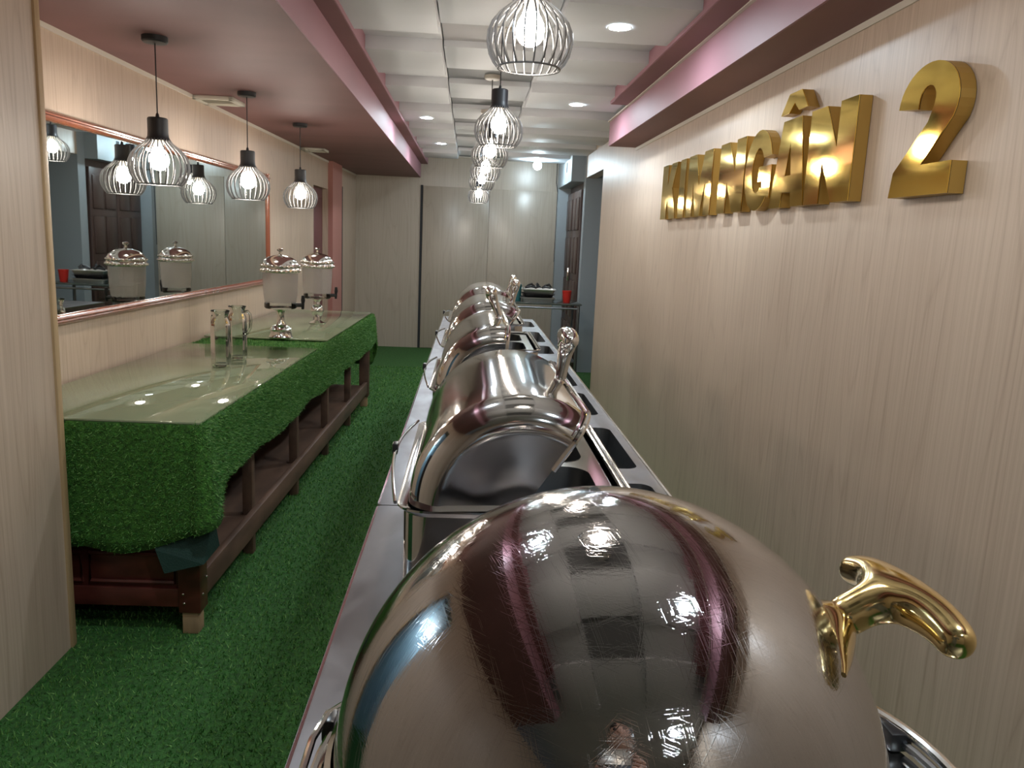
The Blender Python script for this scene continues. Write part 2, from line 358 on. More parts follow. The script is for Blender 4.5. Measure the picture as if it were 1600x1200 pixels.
# ------------------------------------------------------------------ downlights
def downlight(x, y, z, label):
    t = thing('downlight', label, 'light', (x, y, z), 0, 'cool recessed downlights')
    MB().lathe([(.044, -.001), (.049, -.003), (.053, -.002), (.054, .0)], 28).build('trim_ring', M['trim_white'], t)
    MB().lathe([(.0, -.0012), (.044, -.001)], 28).build('lens', M['down'], t)
    return t
downlight(.622, 3.65, 2.389, 'cool white downlight above the brass letters, nearest in view')
downlight(.70, 5.66, 2.389, 'cool white downlight at the far end of the right soffit')
downlight(-.38, 6.60, 2.384, 'cool white downlight by the left soffit, the nearer of two')
downlight(-.325, 8.30, 2.384, 'cool white downlight by the left soffit, nearest the back wall')
downlight(-.39, 1.72, 2.384, 'cool white downlight above the gap before the green-covered table')
downlight(.75, .60, 2.389, 'cool white downlight above the nearest round dome')
downlight(.82, -1.10, 2.519, 'cool white downlight behind the photographer')
t = thing('ceiling_bulb', 'bare cool white bulb glowing beside the back wall', 'light', (.755, 9.5, 2.389))
MB().lathe([(.0, -.001), (.036, -.001), (.036, -.008), (.022, -.012), (0, -.012)], 20).build('socket', M['trim_white'], t)
MB().sphere((0, 0, -.062), .049, 20, 12, (1, 1, 1.05)).build('bulb', M['farbulb'], t)
t = thing('ceiling_bulb', 'cool bulb in the pale blue side room on the left', 'light', (-3.0, 2.2, 2.45))
MB().lathe([(.0, 0), (.045, 0), (.045, -.03), (.024, -.045), (.022, -.085)], 20).build('socket', M['trim_white'], t)
MB().sphere((0, 0, -.125), .045, 20, 12).build('bulb', M['farbulb'], t)

# ------------------------------------------------------------------ ceiling vents on the left soffit
def vent(x, y, s, label):
    t = thing('ceiling_vent', label, 'vent', (x, y, ZS), -ANG, 'cream vents in the left soffit')
    fr = MB(); q = s / 2
    for a in ((-q, q, -q, -q + .03), (-q, q, q - .03, q), (-q, -q + .03, -q, q), (q - .03, q, -q, q)): fr.bev(*a, -.022, -.0005, .003)
    fr.build('frame', M['vent'], t)
    MB().box(-q + .03, q - .03, -q + .03, q - .03, -.008, -.0005).build('backing', M['vent'], t)
    for k in range(5):
        yy = -q + .05 + k * (s - .1) / 4
        MB().add([(-q + .03, yy - .012, -.018), (q - .03, yy - .012, -.018), (q - .03, yy + .010, -.009), (-q + .03, yy + .010, -.009),
                  (-q + .03, yy - .012, -.016), (q - .03, yy - .012, -.016), (q - .03, yy + .010, -.007), (-q + .03, yy + .010, -.007)],
                 [(0, 1, 2, 3), (4, 7, 6, 5), (0, 4, 5, 1), (3, 2, 6, 7), (0, 3, 7, 4), (1, 5, 6, 2)]).build('slat', M['vent'], t)
vent(-1.50, 4.92, .24, 'square cream vent between the first two left lamps')
vent(-1.43, 7.5, .20, 'square cream vent beyond the third left lamp')

# ------------------------------------------------------------------ pendant lamps
PROF = [(.088, 0), (.102, .016), (.114, .038), (.1205, .067), (.118, .095), (.107, .121), (.089, .142), (.069, .158), (.054, .170), (.045, .184)]
NR = 24
def make_pendant(H):
    t = thing('pendant_lamp', '', 'lamp')
    rb = MB(); dth = .0021; dr = .0075
    vs = []; fs = []
    for r, z in PROF:
        vs += [(r, -dth, z), (r, dth, z), (r - dr * .9, dth, z), (r - dr * .9, -dth, z)]
    for i in range(len(PROF) - 1):
        for k in range(4): fs.append((i * 4 + k, i * 4 + (k + 1) % 4, i * 4 + 4 + (k + 1) % 4, i * 4 + 4 + k))
    me = MB().add(vs, fs).mesh('rib', M['rib'], smooth=False)
    for k in range(NR):
        o = bpy.data.objects.new('rib', me); col.objects.link(o); o.parent = t; o.rotation_euler = (0, 0, 2 * PI * k / NR)
    MB().tube([(.0865 * math.cos(a), .0865 * math.sin(a), .001) for a in [2 * PI * k / 40 for k in range(40)]], .0028, 6, closed=True).build('bottom_ring', M['rib'], t)
    MB().lathe([(.045, .176), (.046, .182), (.041, .192), (.0395, .21), (.0395, .262), (.036, .266), (.008, .268), (.006, .281), (.003, .285)], 28).build('socket_cup', M['dark'], t)
    MB().lathe([(.020, .19), (.020, .160), (.016, .150)], 16).build('lamp_holder', M['trim_white'], t)
    MB().lathe([(0, .058), (.016, .061), (.029, .070), (.038, .086), (.040, .102), (.036, .120), (.026, .138), (.018, .150), (0, .153)], 24).build('bulb', M['bulb'], t)
    return t
def ceil_z(y):
    for k in range(-4, 7):
        e = 3.93 + PER * k - .02
        if e - .53 <= y <= e: return 2.428
    return 2.460
def place(proto, first, x, y, z, label, g, top, cm):
    o = proto if first else copy_tree(proto); o.location = (x, y, z); o['label'] = label; o['group'] = g; o.rotation_euler = (0, 0, R.random())
    H = top - z
    MB().tube([(0, 0, .281), (0, 0, H - .012)], .0028, 6).build('cord', M['dark'], o)
    MB().lathe([(0, H - .026), (.045, H - .024), (.050, H - .018), (.050, H)], 28).build('canopy', cm, o)
    return o
PL = []
proto = make_pendant(0)
for i, (x, y, lb) in enumerate(((-1.288, 3.42, 'black ribbed cage lamp over the left table, nearest the camera'),
                                (-1.258, 4.63, 'middle black ribbed cage lamp over the left table'),
                                (-1.217, 5.82, 'black ribbed cage lamp over the left table, nearest the red column'))):
    PL.append((x, y, 1.612, lb, 'caged lamps over the green-covered table', ZS, M['dark']))
CL = [(.145, 2.30, 'largest caged lamp, nearest in the row over the buffet'), (.120, 4.0, 'second caged lamp from the camera over the buffet'),
      (.105, 5.2, 'third caged lamp from the camera over the buffet'), (.098, 6.35, 'fourth caged lamp from the camera over the buffet'),
      (.088, 7.6, 'fifth caged lamp over the buffet, last but one'), (.075, 8.9, 'smallest lowest caged lamp, nearest the back wall over the buffet'),
      (.14, 1.17, 'caged lamp straight above the nearest round dome')]
for i, (x, y, lb) in enumerate(CL):
    PL.append((x, y, (1.905, 1.90, 1.903, 1.90, 1.90, 1.84, 1.90)[i] + (.014 if i == 0 else 0), lb, 'caged lamps over the chafing dishes', ceil_z(y), M['trim_white']))
tree = [copy_tree(proto) for _ in PL[1:]]
for o, (x, y, z, lb, g, top, cm) in zip([proto] + tree, PL): place(o, True, x, y, z, lb, g, top, cm)

# ------------------------------------------------------------------ mirror on the left wall
mt = thing('wall_mirror', 'long wall mirror in a red-brown wooden frame above the green table', 'mirror', tuple(P0), -ANG)
mv0, mv1, mz0, mz1 = -.30, 3.06, 1.035, 1.868
MB().box(.012, .018, mv0 + .03, mv1 - .03, mz0 + .03, mz1 - .03).build('mirror_glass', M['mirror'], mt)
def frame_bar(a, b, out):
    # moulded bar: three steps
    m_ = MB(); a = Vector(a); b = Vector(b); o = Vector(out); n_ = Vector((1, 0, 0))
    prof = [(0, 0), (0, .022), (.008, .032), (.018, .034), (.024, .028), (.030, .030), (.038, .024), (.044, .012), (.044, 0)]
    pts = []
    for (q, h_) in prof:
        pts.append((a + o * (q - .044) + n_ * h_, b + o * (q - .044) + n_ * h_))
    vs = [p for pr in pts for p in pr]; fs = [(2 * i, 2 * i + 2, 2 * i + 3, 2 * i + 1) for i in range(len(prof) - 1)]
    fs.append([2 * i for i in range(len(prof))]); fs.append([2 * i + 1 for i in range(len(prof))][::-1])
    m_.add(vs, fs).build('frame_bar', M['frame'], mt, ang=50)
frame_bar((.001, mv0, mz0), (.001, mv1, mz0), (0, 0, -1)); frame_bar((.001, mv0, mz1), (.001, mv1, mz1), (0, 0, 1))
frame_bar((.001, mv0, mz0), (.001, mv0, mz1), (0, -1, 0)); frame_bar((.001, mv1, mz0 - .0), (.001, mv1, mz1), (0, 1, 0))

# ------------------------------------------------------------------ brass letters on the right wall
def letter(name, loops, y0, width, z0, h, label, accent=None):
    """loops in a unit box (x right, y up); y0 = world Y of the letter's left edge (letters read toward the camera)"""
    t = thing(name, label, 'sign letter', (WR, y0, z0), 0, 'brass letters of the wall sign')
    def put(nm, lps, d0, d1, m):
        v, f = plate_mesh(lps, 0, 1)
        # map plate x -> -Y, plate y -> Z, plate z -> -X
        return MB().add([(-(d0 + (d1 - d0) * p[2]), -p[0], p[1]) for p in v], f).build(nm, m, t, smooth=False)
    sc_l = [[(x * width, y * h) for x, y in lp] for lp in loops]
    put('letter_return', sc_l, .002, .0415, M['gold_side']); put('letter_edge_line', sc_l, .0416, .0430, M['black']); put('letter_face', sc_l, .0431, .046, M['gold_face'])
    if accent:
        ac = [[(x * width, y * h) for x, y in accent]]
        put('circumflex_return', ac, .002, .0415, M['gold_side']); put('circumflex_face', ac, .0416, .046, M['gold_face'])
K = [[(0, 0), (.38, 0), (.38, .26), (.44, .34), (.60, 0), (1.0, 0), (.70, .56), (.98, 1), (.60, 1), (.38, .62), (.38, 1), (0, 1)]]
I = [[(0, 0), (1, 0), (1, 1), (0, 1)]]
Mm = [[(0, 0), (.25, 0), (.25, .55), (.40, 0), (.60, 0), (.75, .55), (.75, 0), (1, 0), (1, 1), (.66, 1), (.50, .48), (.34, 1), (0, 1)]]
N = [[(0, 0), (.35, 0), (.35, .45), (.64, 0), (1, 0), (1, 1), (.65, 1), (.65, .55), (.36, 1), (0, 1)]]
def arc(cx, cy, rx, ry, a0, a1, n): return [(cx + rx * math.cos(math.radians(a0 + (a1 - a0) * k / n)), cy + ry * math.sin(math.radians(a0 + (a1 - a0) * k / n))) for k in range(n + 1)]
G = [arc(.5, .5, .5, .5, 38, 180, 12) + arc(.5, .5, .5, .5, 180, 318, 12) + [(1.0, .14), (1.0, .54), (.54, .54), (.54, .36), (.70, .36), (.70, .26)]
     + arc(.5, .5, .22, .28, 310, 180, 8) + arc(.5, .5, .22, .28, 180, 45, 8) + [(.70, .64), (.98, .66)]]
A = [[(0, 0), (.34, 0), (.375, .17), (.625, .17), (.66, 0), (1, 0), (.76, 1), (.24, 1)], [(.415, .36), (.585, .36), (.50, .74)]]
CF = [(.12, 1.08), (.33, 1.30), (.67, 1.30), (.88, 1.08), (.64, 1.08), (.50, 1.18), (.36, 1.08)]
TWO = [[(0, 0), (1, 0), (1, .235), (.52, .235)] + [(.76, .42)] + arc(.5, .69, .49, .31, -26, 90, 10) + arc(.5, .69, .49, .31, 90, 178, 9)[1:] +
       [(.36, .665)] + arc(.5, .725, .135, .105, 170, 0, 8) + [(.62, .66), (.55, .55), (.04, .20)]]
LZ = 1.622; LH = .325
letter('letter_k', K, 5.06, .36, LZ, LH, 'brass letter K, first letter of the wall sign')
letter('letter_i', I, 4.64, .12, LZ, LH, 'brass letter I between the K and the M')
letter('letter_m', Mm, 4.46, .44, LZ, LH, 'brass letter M beside the tall gap in the sign')
letter('letter_n', N, 3.90, .36, LZ, LH, 'brass letter N right after the gap, before the G')
letter('letter_g', G, 3.525, .31, LZ - .003, LH + .006, 'brass letter G in the middle of the sign')
letter('letter_a', A, 3.205, .33, LZ, LH, 'brass letter A wearing a circumflex accent', CF)
letter('letter_n', N, 2.870, .345, LZ, LH, 'brass letter N with broad side, last before the numeral')
letter('numeral_two', TWO, 2.275, .285, LZ - .005, .345, 'tall brass numeral 2 alone at the right of the sign')

# ------------------------------------------------------------------ green-covered display table (left)
tb = thing('display_table', 'long dark mahogany table with open lower shelf, draped in green turf', 'table', tuple(P0), -ANG)
U1 = .775; V0 = -.575; V1 = 3.50; ZT = .785
MB().bev(.03, U1 - .03, V0 + .03, V1 - .03, .73, .772, .004).build('table_top', M['mahogany'], tb)
legv = [V0 + .065, .22, 1.05, 1.88, 2.72, V1 - .065]
for i, v in enumerate(legv):
    for uu in (U1 - .105, .06):
        w_ = .078 if i in (0, 5) else .045
        MB().bev(uu, uu + w_, v - w_ / 2, v + w_ / 2, .085 if i in (0, 5) else .0, .73, .004).build('leg', M['mahogany'] if i in (0,) else M['worn'], tb)
        if i in (0, 5): MB().bev(uu + .008, uu + w_ - .012, v - w_ / 2 + .01, v + w_ / 2 - .01, 0, .086, .004).build('foot', M['rawwood'], tb)
for (a, b_) in [(U1 - .042, .20)] : pass
MB().bev(U1 - .065, U1 - .035, V0 + .1, V1 - .1, .115, .215, .004).build('front_rail', M['worn'], tb)
MB().box(.05, U1 - .065, V0 + .1, V1 - .1, .165, .185).build('lower_shelf', M['worn'], tb)
for i in range(5):
    MB().box(.045, .06, legv[i] + .03, legv[i + 1] - .03, .19, .73).build('back_panel', M['mahogany'], tb)
ve = V0 + .045
MB().bev(.10, U1 - .11, ve, ve + .025, .105, .73, .003).build('end_panel', M['mahogany'], tb)
MB().bev(.10, U1 - .105, ve - .014, ve, .105, .175, .004).build('end_rail', M['mahogany'], tb)
for (a, b_) in ((.12, .33), (.36, U1 - .12)):
    MB().tube([(a, ve - .004, .195), (b_, ve - .004, .195), (b_, ve - .004, .30), (a, ve - .004, .30)], .009, 6, closed=True).build('panel_moulding', M['mahogany'], tb)
for (x, z) in ((U1 - .085, .16), (U1 - .082, .125)): MB().sphere((x, V0 + .022, z), .005, 8, 6).build('screw', M['chrome'], tb)
for (v, z) in ((V0 + .05, .15), (V0 + .09, .20)): MB().sphere((U1 - .026, v, z), .005, 8, 6).build('screw', M['chrome'], tb)

# turf cloth: top sheet plus a skirt that follows the edge, folded at the near corner
def skirt_path():
    pts = []      # (u, v, zlow, flare)
    for k in range(24):
        s = k / 23; u = .03 + s * (U1 - .03 - .02); v = V0
        zl = .335 + .012 * math.sin(s * 17)
        if s > .76: zl = .335 + (s - .76) / .24 * .075
        pts.append((u, v, zl, .012 + .03 * max(0, s - .75) * 4, (0, -1)))
    for k in range(1, 9):
        a = -PI / 2 + PI / 2 * k / 9; zl = .410 + (k / 9) ** 1.3 * .065
        fl = .050 + .035 * math.sin(k / 9 * PI)
        pts.append((U1 - .02 + .02 * math.cos(a), V0 + .02 + .02 * math.sin(a), zl, fl, (math.cos(a), math.sin(a))))
    n = 110
    for k in range(n + 1):
        s = k / n; v = V0 + .02 + s * (V1 - V0 - .04)
        d_ = s * (V1 - V0)
        zl = .485 + .055 * min(1, d_ / .10) + .008 * math.sin(d_ * 5.1) + .006 * math.sin(d_ * 13)
        fl = .040 * math.exp(-d_ / .12) + .014 + .006 * math.sin(d_ * 7)
        pts.append((U1, v, zl, fl, (1, 0)))
    for k in range(1, 8):
        a = PI / 2 * k / 8; pts.append((U1 - .02 + .02 * math.cos(a), V1 - .02 + .02 * math.sin(a), .53 - .18 * (k / 8), .03, (math.cos(a), math.sin(a))))
    for k in range(14):
        s = k / 13; pts.append((U1 - .02 - s * (U1 - .05), V1, .35, .015, (0, 1)))
    return pts
sp = skirt_path(); NZ = 9; vs = []; fs = []
for (u, v, zl, fl, nd) in sp:
    for j in range(NZ + 1):
        q = j / NZ; z = ZT - (ZT - zl) * q
        rr = fl * q ** .8 + .006 * math.sin(PI * min(1, q * 6) / 2)
        vs.append((u + nd[0] * rr, v + nd[1] * rr, z))
for i in range(len(sp) - 1):
    for j in range(NZ): fs.append((i * (NZ + 1) + j, (i + 1) * (NZ + 1) + j, (i + 1) * (NZ + 1) + j + 1, i * (NZ + 1) + j + 1))
cloth = MB().add(vs, fs)
top = [p for p in sp]; base = len(cloth.v)
cloth.add([(u, v, ZT) for (u, v, *_r) in sp], [list(range(len(sp)))])
ct = thing('turf_tablecloth', 'green artificial turf draped over the long table, corner folded down', 'tablecloth', tuple(P0), -ANG)
cl = cloth.build('turf_sheet', M['turf_cloth'], ct, ang=60)
so = cl.modifiers.new('s', 'SOLIDIFY'); so.thickness = .008; so.offset = -1
MB().add([(U1 - .155, V0 - .03, .345), (U1 - .125, V0 - .035, .262), (U1 + .012, V0 - .035, .300), (U1 + .045, V0 + .03, .345), (U1 + .03, V0 + .02, .47),
          (U1 - .155, V0 - .025, .36), (U1 - .125, V0 - .030, .265), (U1 + .010, V0 - .030, .303), (U1 + .040, V0 + .033, .348), (U1 + .025, V0 + .025, .47)],
         [(0, 1, 2), (0, 2, 4), (2, 3, 4), (5, 7, 6), (5, 9, 7), (7, 9, 8), (0, 5, 6, 1), (1, 6, 7, 2), (2, 7, 8, 3), (3, 8, 9, 4)]).build('backing_flap', M['backing'], ct, smooth=False)
# turf blades (floor and cloth)
rng = np.random.default_rng(3)
def blades(name, P, Nn, h, wd, m, parent=None, mats=None):
    n = len(P); a = rng.uniform(0, 2 * PI, n); lean = rng.normal(0, .55, (n, 3))
    d_ = Nn + lean; d_ /= np.linalg.norm(d_, axis=1)[:, None]; d_[np.sum(d_ * Nn, 1) < .25] = Nn[np.sum(d_ * Nn, 1) < .25]
    rv = rng.normal(0, 1, (n, 3)); side = np.cross(d_, rv); side /= np.linalg.norm(side, axis=1)[:, None]
    hh = (h * rng.uniform(.6, 1.25, n))[:, None]; ww = (wd if np.ndim(wd) else np.full(n, wd))[:, None]
    v = np.stack([P - side * ww / 2, P + side * ww / 2, P + d_ * hh], 1).reshape(-1, 3)
    me = bpy.data.meshes.new(name); me.vertices.add(3 * n); me.vertices.foreach_set('co', v.ravel().astype(np.float32))
    me.loops.add(3 * n); me.loops.foreach_set('vertex_index', np.arange(3 * n, dtype=np.int32))
    me.polygons.add(n); me.polygons.foreach_set('loop_start', np.arange(0, 3 * n, 3, dtype=np.int32)); me.polygons.foreach_set('loop_total', np.full(n, 3, dtype=np.int32))
    me.polygons.foreach_set('material_index', rng.integers(0, len(mats), n).astype(np.int32))
    for mm in mats: me.materials.append(mm)
    me.update(); me.validate()
    o = bpy.data.objects.new(name, me); col.objects.link(o); o['kind'] = 'stuff'
    if parent: o.parent = parent
    return o
GM = [mat('turf_blade_mid', (.072, .215, .036), .6), mat('turf_blade_light', (.15, .31, .07), .6), mat('turf_blade_dark', (.03, .15, .02), .6)]
n = 120000; yy = 1.0 * np.exp(rng.uniform(0, math.log(9.0), n)) + .1; xx = rng.uniform(-1.75, .9, n)
lu = (xx - P0.x) * math.cos(ANG) - (yy - P0.y) * math.sin(ANG)
ok = ((xx > -1.32) | (yy > 2.63)) & (yy < 8.8) & (lu > .02) & (xx < -.02)
P = np.stack([xx, yy, np.zeros(n)], 1)[ok]
blades('turf_blades', P, np.tile([0, 0, 1.], (len(P), 1)), .016, .0022 + .0008 * P[:, 1], None, mats=GM)
bpy.data.objects['turf_blades']['label'] = 'short green artificial turf blades covering the walkway floor'; bpy.data.objects['turf_blades']['category'] = 'turf'
Q = []; QN = []
Vn = np.array(cloth.v[:base]).reshape(len(sp), NZ + 1, 3)
seg = np.linalg.norm(Vn[1:, 4] - Vn[:-1, 4], axis=1) * (sp[0][2] * 0 + .3); pr = seg / seg.sum()
ii = rng.choice(len(seg), 52000, p=pr); s1 = rng.uniform(0, 1, len(ii))[:, None]; jf = rng.uniform(0, NZ, len(ii)); jj = np.minimum(jf.astype(int), NZ - 1); fr_ = (jf - jj)[:, None]
pa = Vn[ii, jj] * (1 - fr_) + Vn[ii, jj + 1] * fr_; pb = Vn[ii + 1, jj] * (1 - fr_) + Vn[ii + 1, jj + 1] * fr_
pp = pa * (1 - s1) + pb * s1; nn = np.array([[s[4][0], s[4][1], 0.1] for s in sp])[ii]
b1 = blades('skirt_blades', pp, nn, .013, .0030, None, ct, mats=GM)
n = 9000; gx = np.concatenate([rng.uniform(.03, U1, n // 2), rng.uniform(U1 - .03, U1, n // 2)]); gy = np.concatenate([rng.uniform(1.28, 1.60, n // 2), rng.uniform(V0, V1, n // 2)])
b2 = blades('top_blades', np.stack([gx, gy, np.full(n, ZT)], 1), np.tile([0, 0, 1.], (n, 1)), .012, .0035, None, ct, mats=GM)
# glass tops
def gtop(u0, u1, v0, v1, z, label):
    t = thing('glass_sheet', label, 'glass sheet', tuple(P0), -ANG, 'glass sheets on the green table')
    MB().bev(u0, u1, v0, v1, z, z + .008, .0015).build('glass_pane', M['tableglass'], t)
gtop(.02, U1 - .004, V0 + .006, 1.30, ZT + .0015, 'large glass sheet on the near half of the green table')
gtop(.02, U1 - .012, 1.60, V1 - .03, ZT + .010, 'smaller glass sheet on the far half under the two dispensers')
ZG = ZT + .0095; ZG2 = ZT + .018

# ------------------------------------------------------------------ drinks dispensers
def dispenser(x, y, z, rz, base, label):
    t = thing('drinks_dispenser', label, 'dispenser', (x, y, z), rz, 'clear drinks dispensers with hammered chrome lids')
    MB().lathe(base, 32).build('stand', M['chrome'], t)
    MB().lathe([(.0, .180), (.088, .180), (.096, .187), (.096, .212), (.088, .218), (.0, .218)], 36).build('tank_base', M['glass'], t)
    MB().lathe([(.094, .216), (.100, .26), (.104, .34), (.106, .405), (.103, .405), (.101, .34), (.097, .26), (.091, .22), (.0, .22)], 40).build('tank', M['acrylic'], t)
    MB().lathe([(.110, .398), (.114, .402), (.114, .418), (.110, .424), (.112, .430), (.108, .448), (.094, .470), (.070, .487), (.040, .497), (.015, .500), (.008, .506), (.007, .520), (.018, .526), (.019, .532), (.012, .538), (0, .540)], 40).build('lid', M['chrome'], t)
    for zz, rr, nn_ in ((.410, .114, 26), (.437, .110, 24)):
        b = MB()
        for k in range(nn_):
            a = 2 * PI * k / nn_; b.sphere((rr * math.cos(a), rr * math.sin(a), zz), .0085, 8, 6)
        b.build('hammered_band', M['chrome'], t)
    MB().lathe([(.012, .09), (.012, .128), (.009, .13)], 12, (0, 0, .203), axis='x').tube([(.132, 0, .212), (.132, 0, .178)], [.011, .008], 10).build('tap_spout', M['black'], t)
    MB().tube([(.132, 0, .208), (.134, 0, .232), (.134, 0, .262)], [.008, .013, .009], 10).build('tap_lever', M['black'], t)
base1 = [(0, 0), (.070, 0), (.072, .006), (.068, .014), (.062, .030), (.064, .052), (.052, .072), (.030, .082), (.024, .10), (.020, .14), (.026, .165), (.060, .178), (.0, .179)]
base2 = [(0, 0), (.058, 0), (.060, .006), (.040, .014), (.020, .026), (.018, .045), (.034, .060), (.046, .085), (.046, .105), (.034, .128), (.020, .138), (.018, .155), (.028, .170), (.060, .178), (.0, .179)]
dispenser(-1.140, 4.87, ZG2, .05, base1, 'nearer clear drinks dispenser with hammered chrome lid on a bell-shaped foot')
dispenser(-1.080, 5.72, ZG2, .35, base2, 'farther clear drinks dispenser with chrome lid on a ball-shaped foot')

# ------------------------------------------------------------------ glass pitchers
def pitcher(x, y, rz, label):
    t = thing('glass_pitcher', label, 'pitcher', (x, y, ZG), rz, 'fluted glass pitchers on the glass sheet')
    MB().lathe([(0, .001), (.040, .001), (.044, .008), (.045, .02), (.046, .19), (.043, .215), (.034, .232), (.034, .245), (.042, .268)], 48, flute=.022, nf=16).lathe(
        [(0, .014), (.038, .016), (.042, .19), (.039, .214), (.031, .232), (.031, .246), (.040, .268)], 48).build('body', M['glass'], t)
    MB().tube([(.041 * math.cos(a), .041 * math.sin(a), .268) for a in [2 * PI * k / 28 for k in range(28)]], .0028, 6, closed=True).build('rim', M['glass'], t)
    MB().lathe([(0, .001), (.040, .002), (.043, .010), (.036, .016), (0, .014)], 32).build('thick_base', M['glass'], t)
    MB().tube([(.036, 0, .243), (.060, 0, .248), (.076, 0, .232), (.080, 0, .20), (.074, 0, .16), (.058, 0, .135), (.044, 0, .13)], .0065, 8, sx=1.3).build('handle', M['glass'], t)
pitcher(-1.172, 3.80, PI * .75, 'nearer fluted clear glass pitcher, left and in front')
pitcher(-1.165, 4.05, -.35, 'farther fluted glass pitcher with its handle to the right')

# ------------------------------------------------------------------ steel serving tables
TX0, TX1, ZB = -.200, .540, .82
def steel_table(y0, y1, holes, label):
    t = thing('steel_serving_table', label, 'table', (0, 0, 0), 0, 'stainless steel serving tables in a line')
    loops = [rrect(TX0, TX1, y0, y1, .012, 3)] + [rrect(.385, .505, a, b, .035) for a, b in holes]
    v, f = plate_mesh(loops, ZB - .006, ZB); MB().add(v, f).build('worktop', M['steel'], t, smooth=False)
    MB().box(TX0 + .001, TX0 + .004, y0 + .01, y1 - .01, ZB - .05, ZB - .006).box(TX1 - .004, TX1 - .001, y0 + .01, y1 - .01, ZB - .05, ZB - .006)\
        .box(TX0 + .004, TX1 - .004, y0 + .01, y0 + .013, ZB - .05, ZB - .006).box(TX0 + .004, TX1 - .004, y1 - .013, y1 - .01, ZB - .05, ZB - .006).build('apron', M['steel'], t, smooth=False)
    MB().tube([(TX0 + .003, y0 + .01, ZB - .003), (TX0 + .003, y1 - .01, ZB - .003)], .004, 6).build('rolled_edge', M['chrome'], t)
    MB().tube([(TX1 - .004, y0 + .01, ZB - .001), (TX1 - .004, y1 - .01, ZB - .001)], .006, 8).build('rolled_edge', M['chrome'], t)
    for a, b in holes:
        b_ = MB(); q0 = rrect(.385, .505, a, b, .035); q1 = rrect(.395, .495, a + .012, b - .012, .03)
        n_ = len(q0); b_.add([(x, y, ZB - .001) for x, y in q0] + [(x, y, ZB - .14) for x, y in q1], [(i, (i + 1) % n_, n_ + (i + 1) % n_, n_ + i) for i in range(n_)] + [list(range(n_, 2 * n_))])
        b_.build('recessed_pan', M['steel_dark'], t)
    for x in (TX0 + .04, TX1 - .04):
        for y in (y0 + .05, y1 - .05):
            MB().tube([(x, y, 0.0), (x, y, .02), (x, y, ZB - .01)], [.014, .018, .018], 12).build('leg', M['steel'], t)
    MB().box(TX0 + .03, TX1 - .03, y0 + .04, y1 - .04, .20, .215).build('undershelf', M['steel'], t, smooth=False)
steel_table(.12, 1.795, [(1.30, 1.74)], 'nearest stainless steel serving table, carrying the round dome')
steel_table(1.80, 4.10, [(1.86, 2.02), (2.16, 2.66), (2.86, 3.30), (3.45, 3.95)], 'middle stainless steel serving table under three open roll-top dishes')
steel_table(4.105, 6.45, [(4.45, 4.80), (4.98, 5.55), (5.85, 6.25)], 'farthest stainless steel serving table, toward the glass side table')

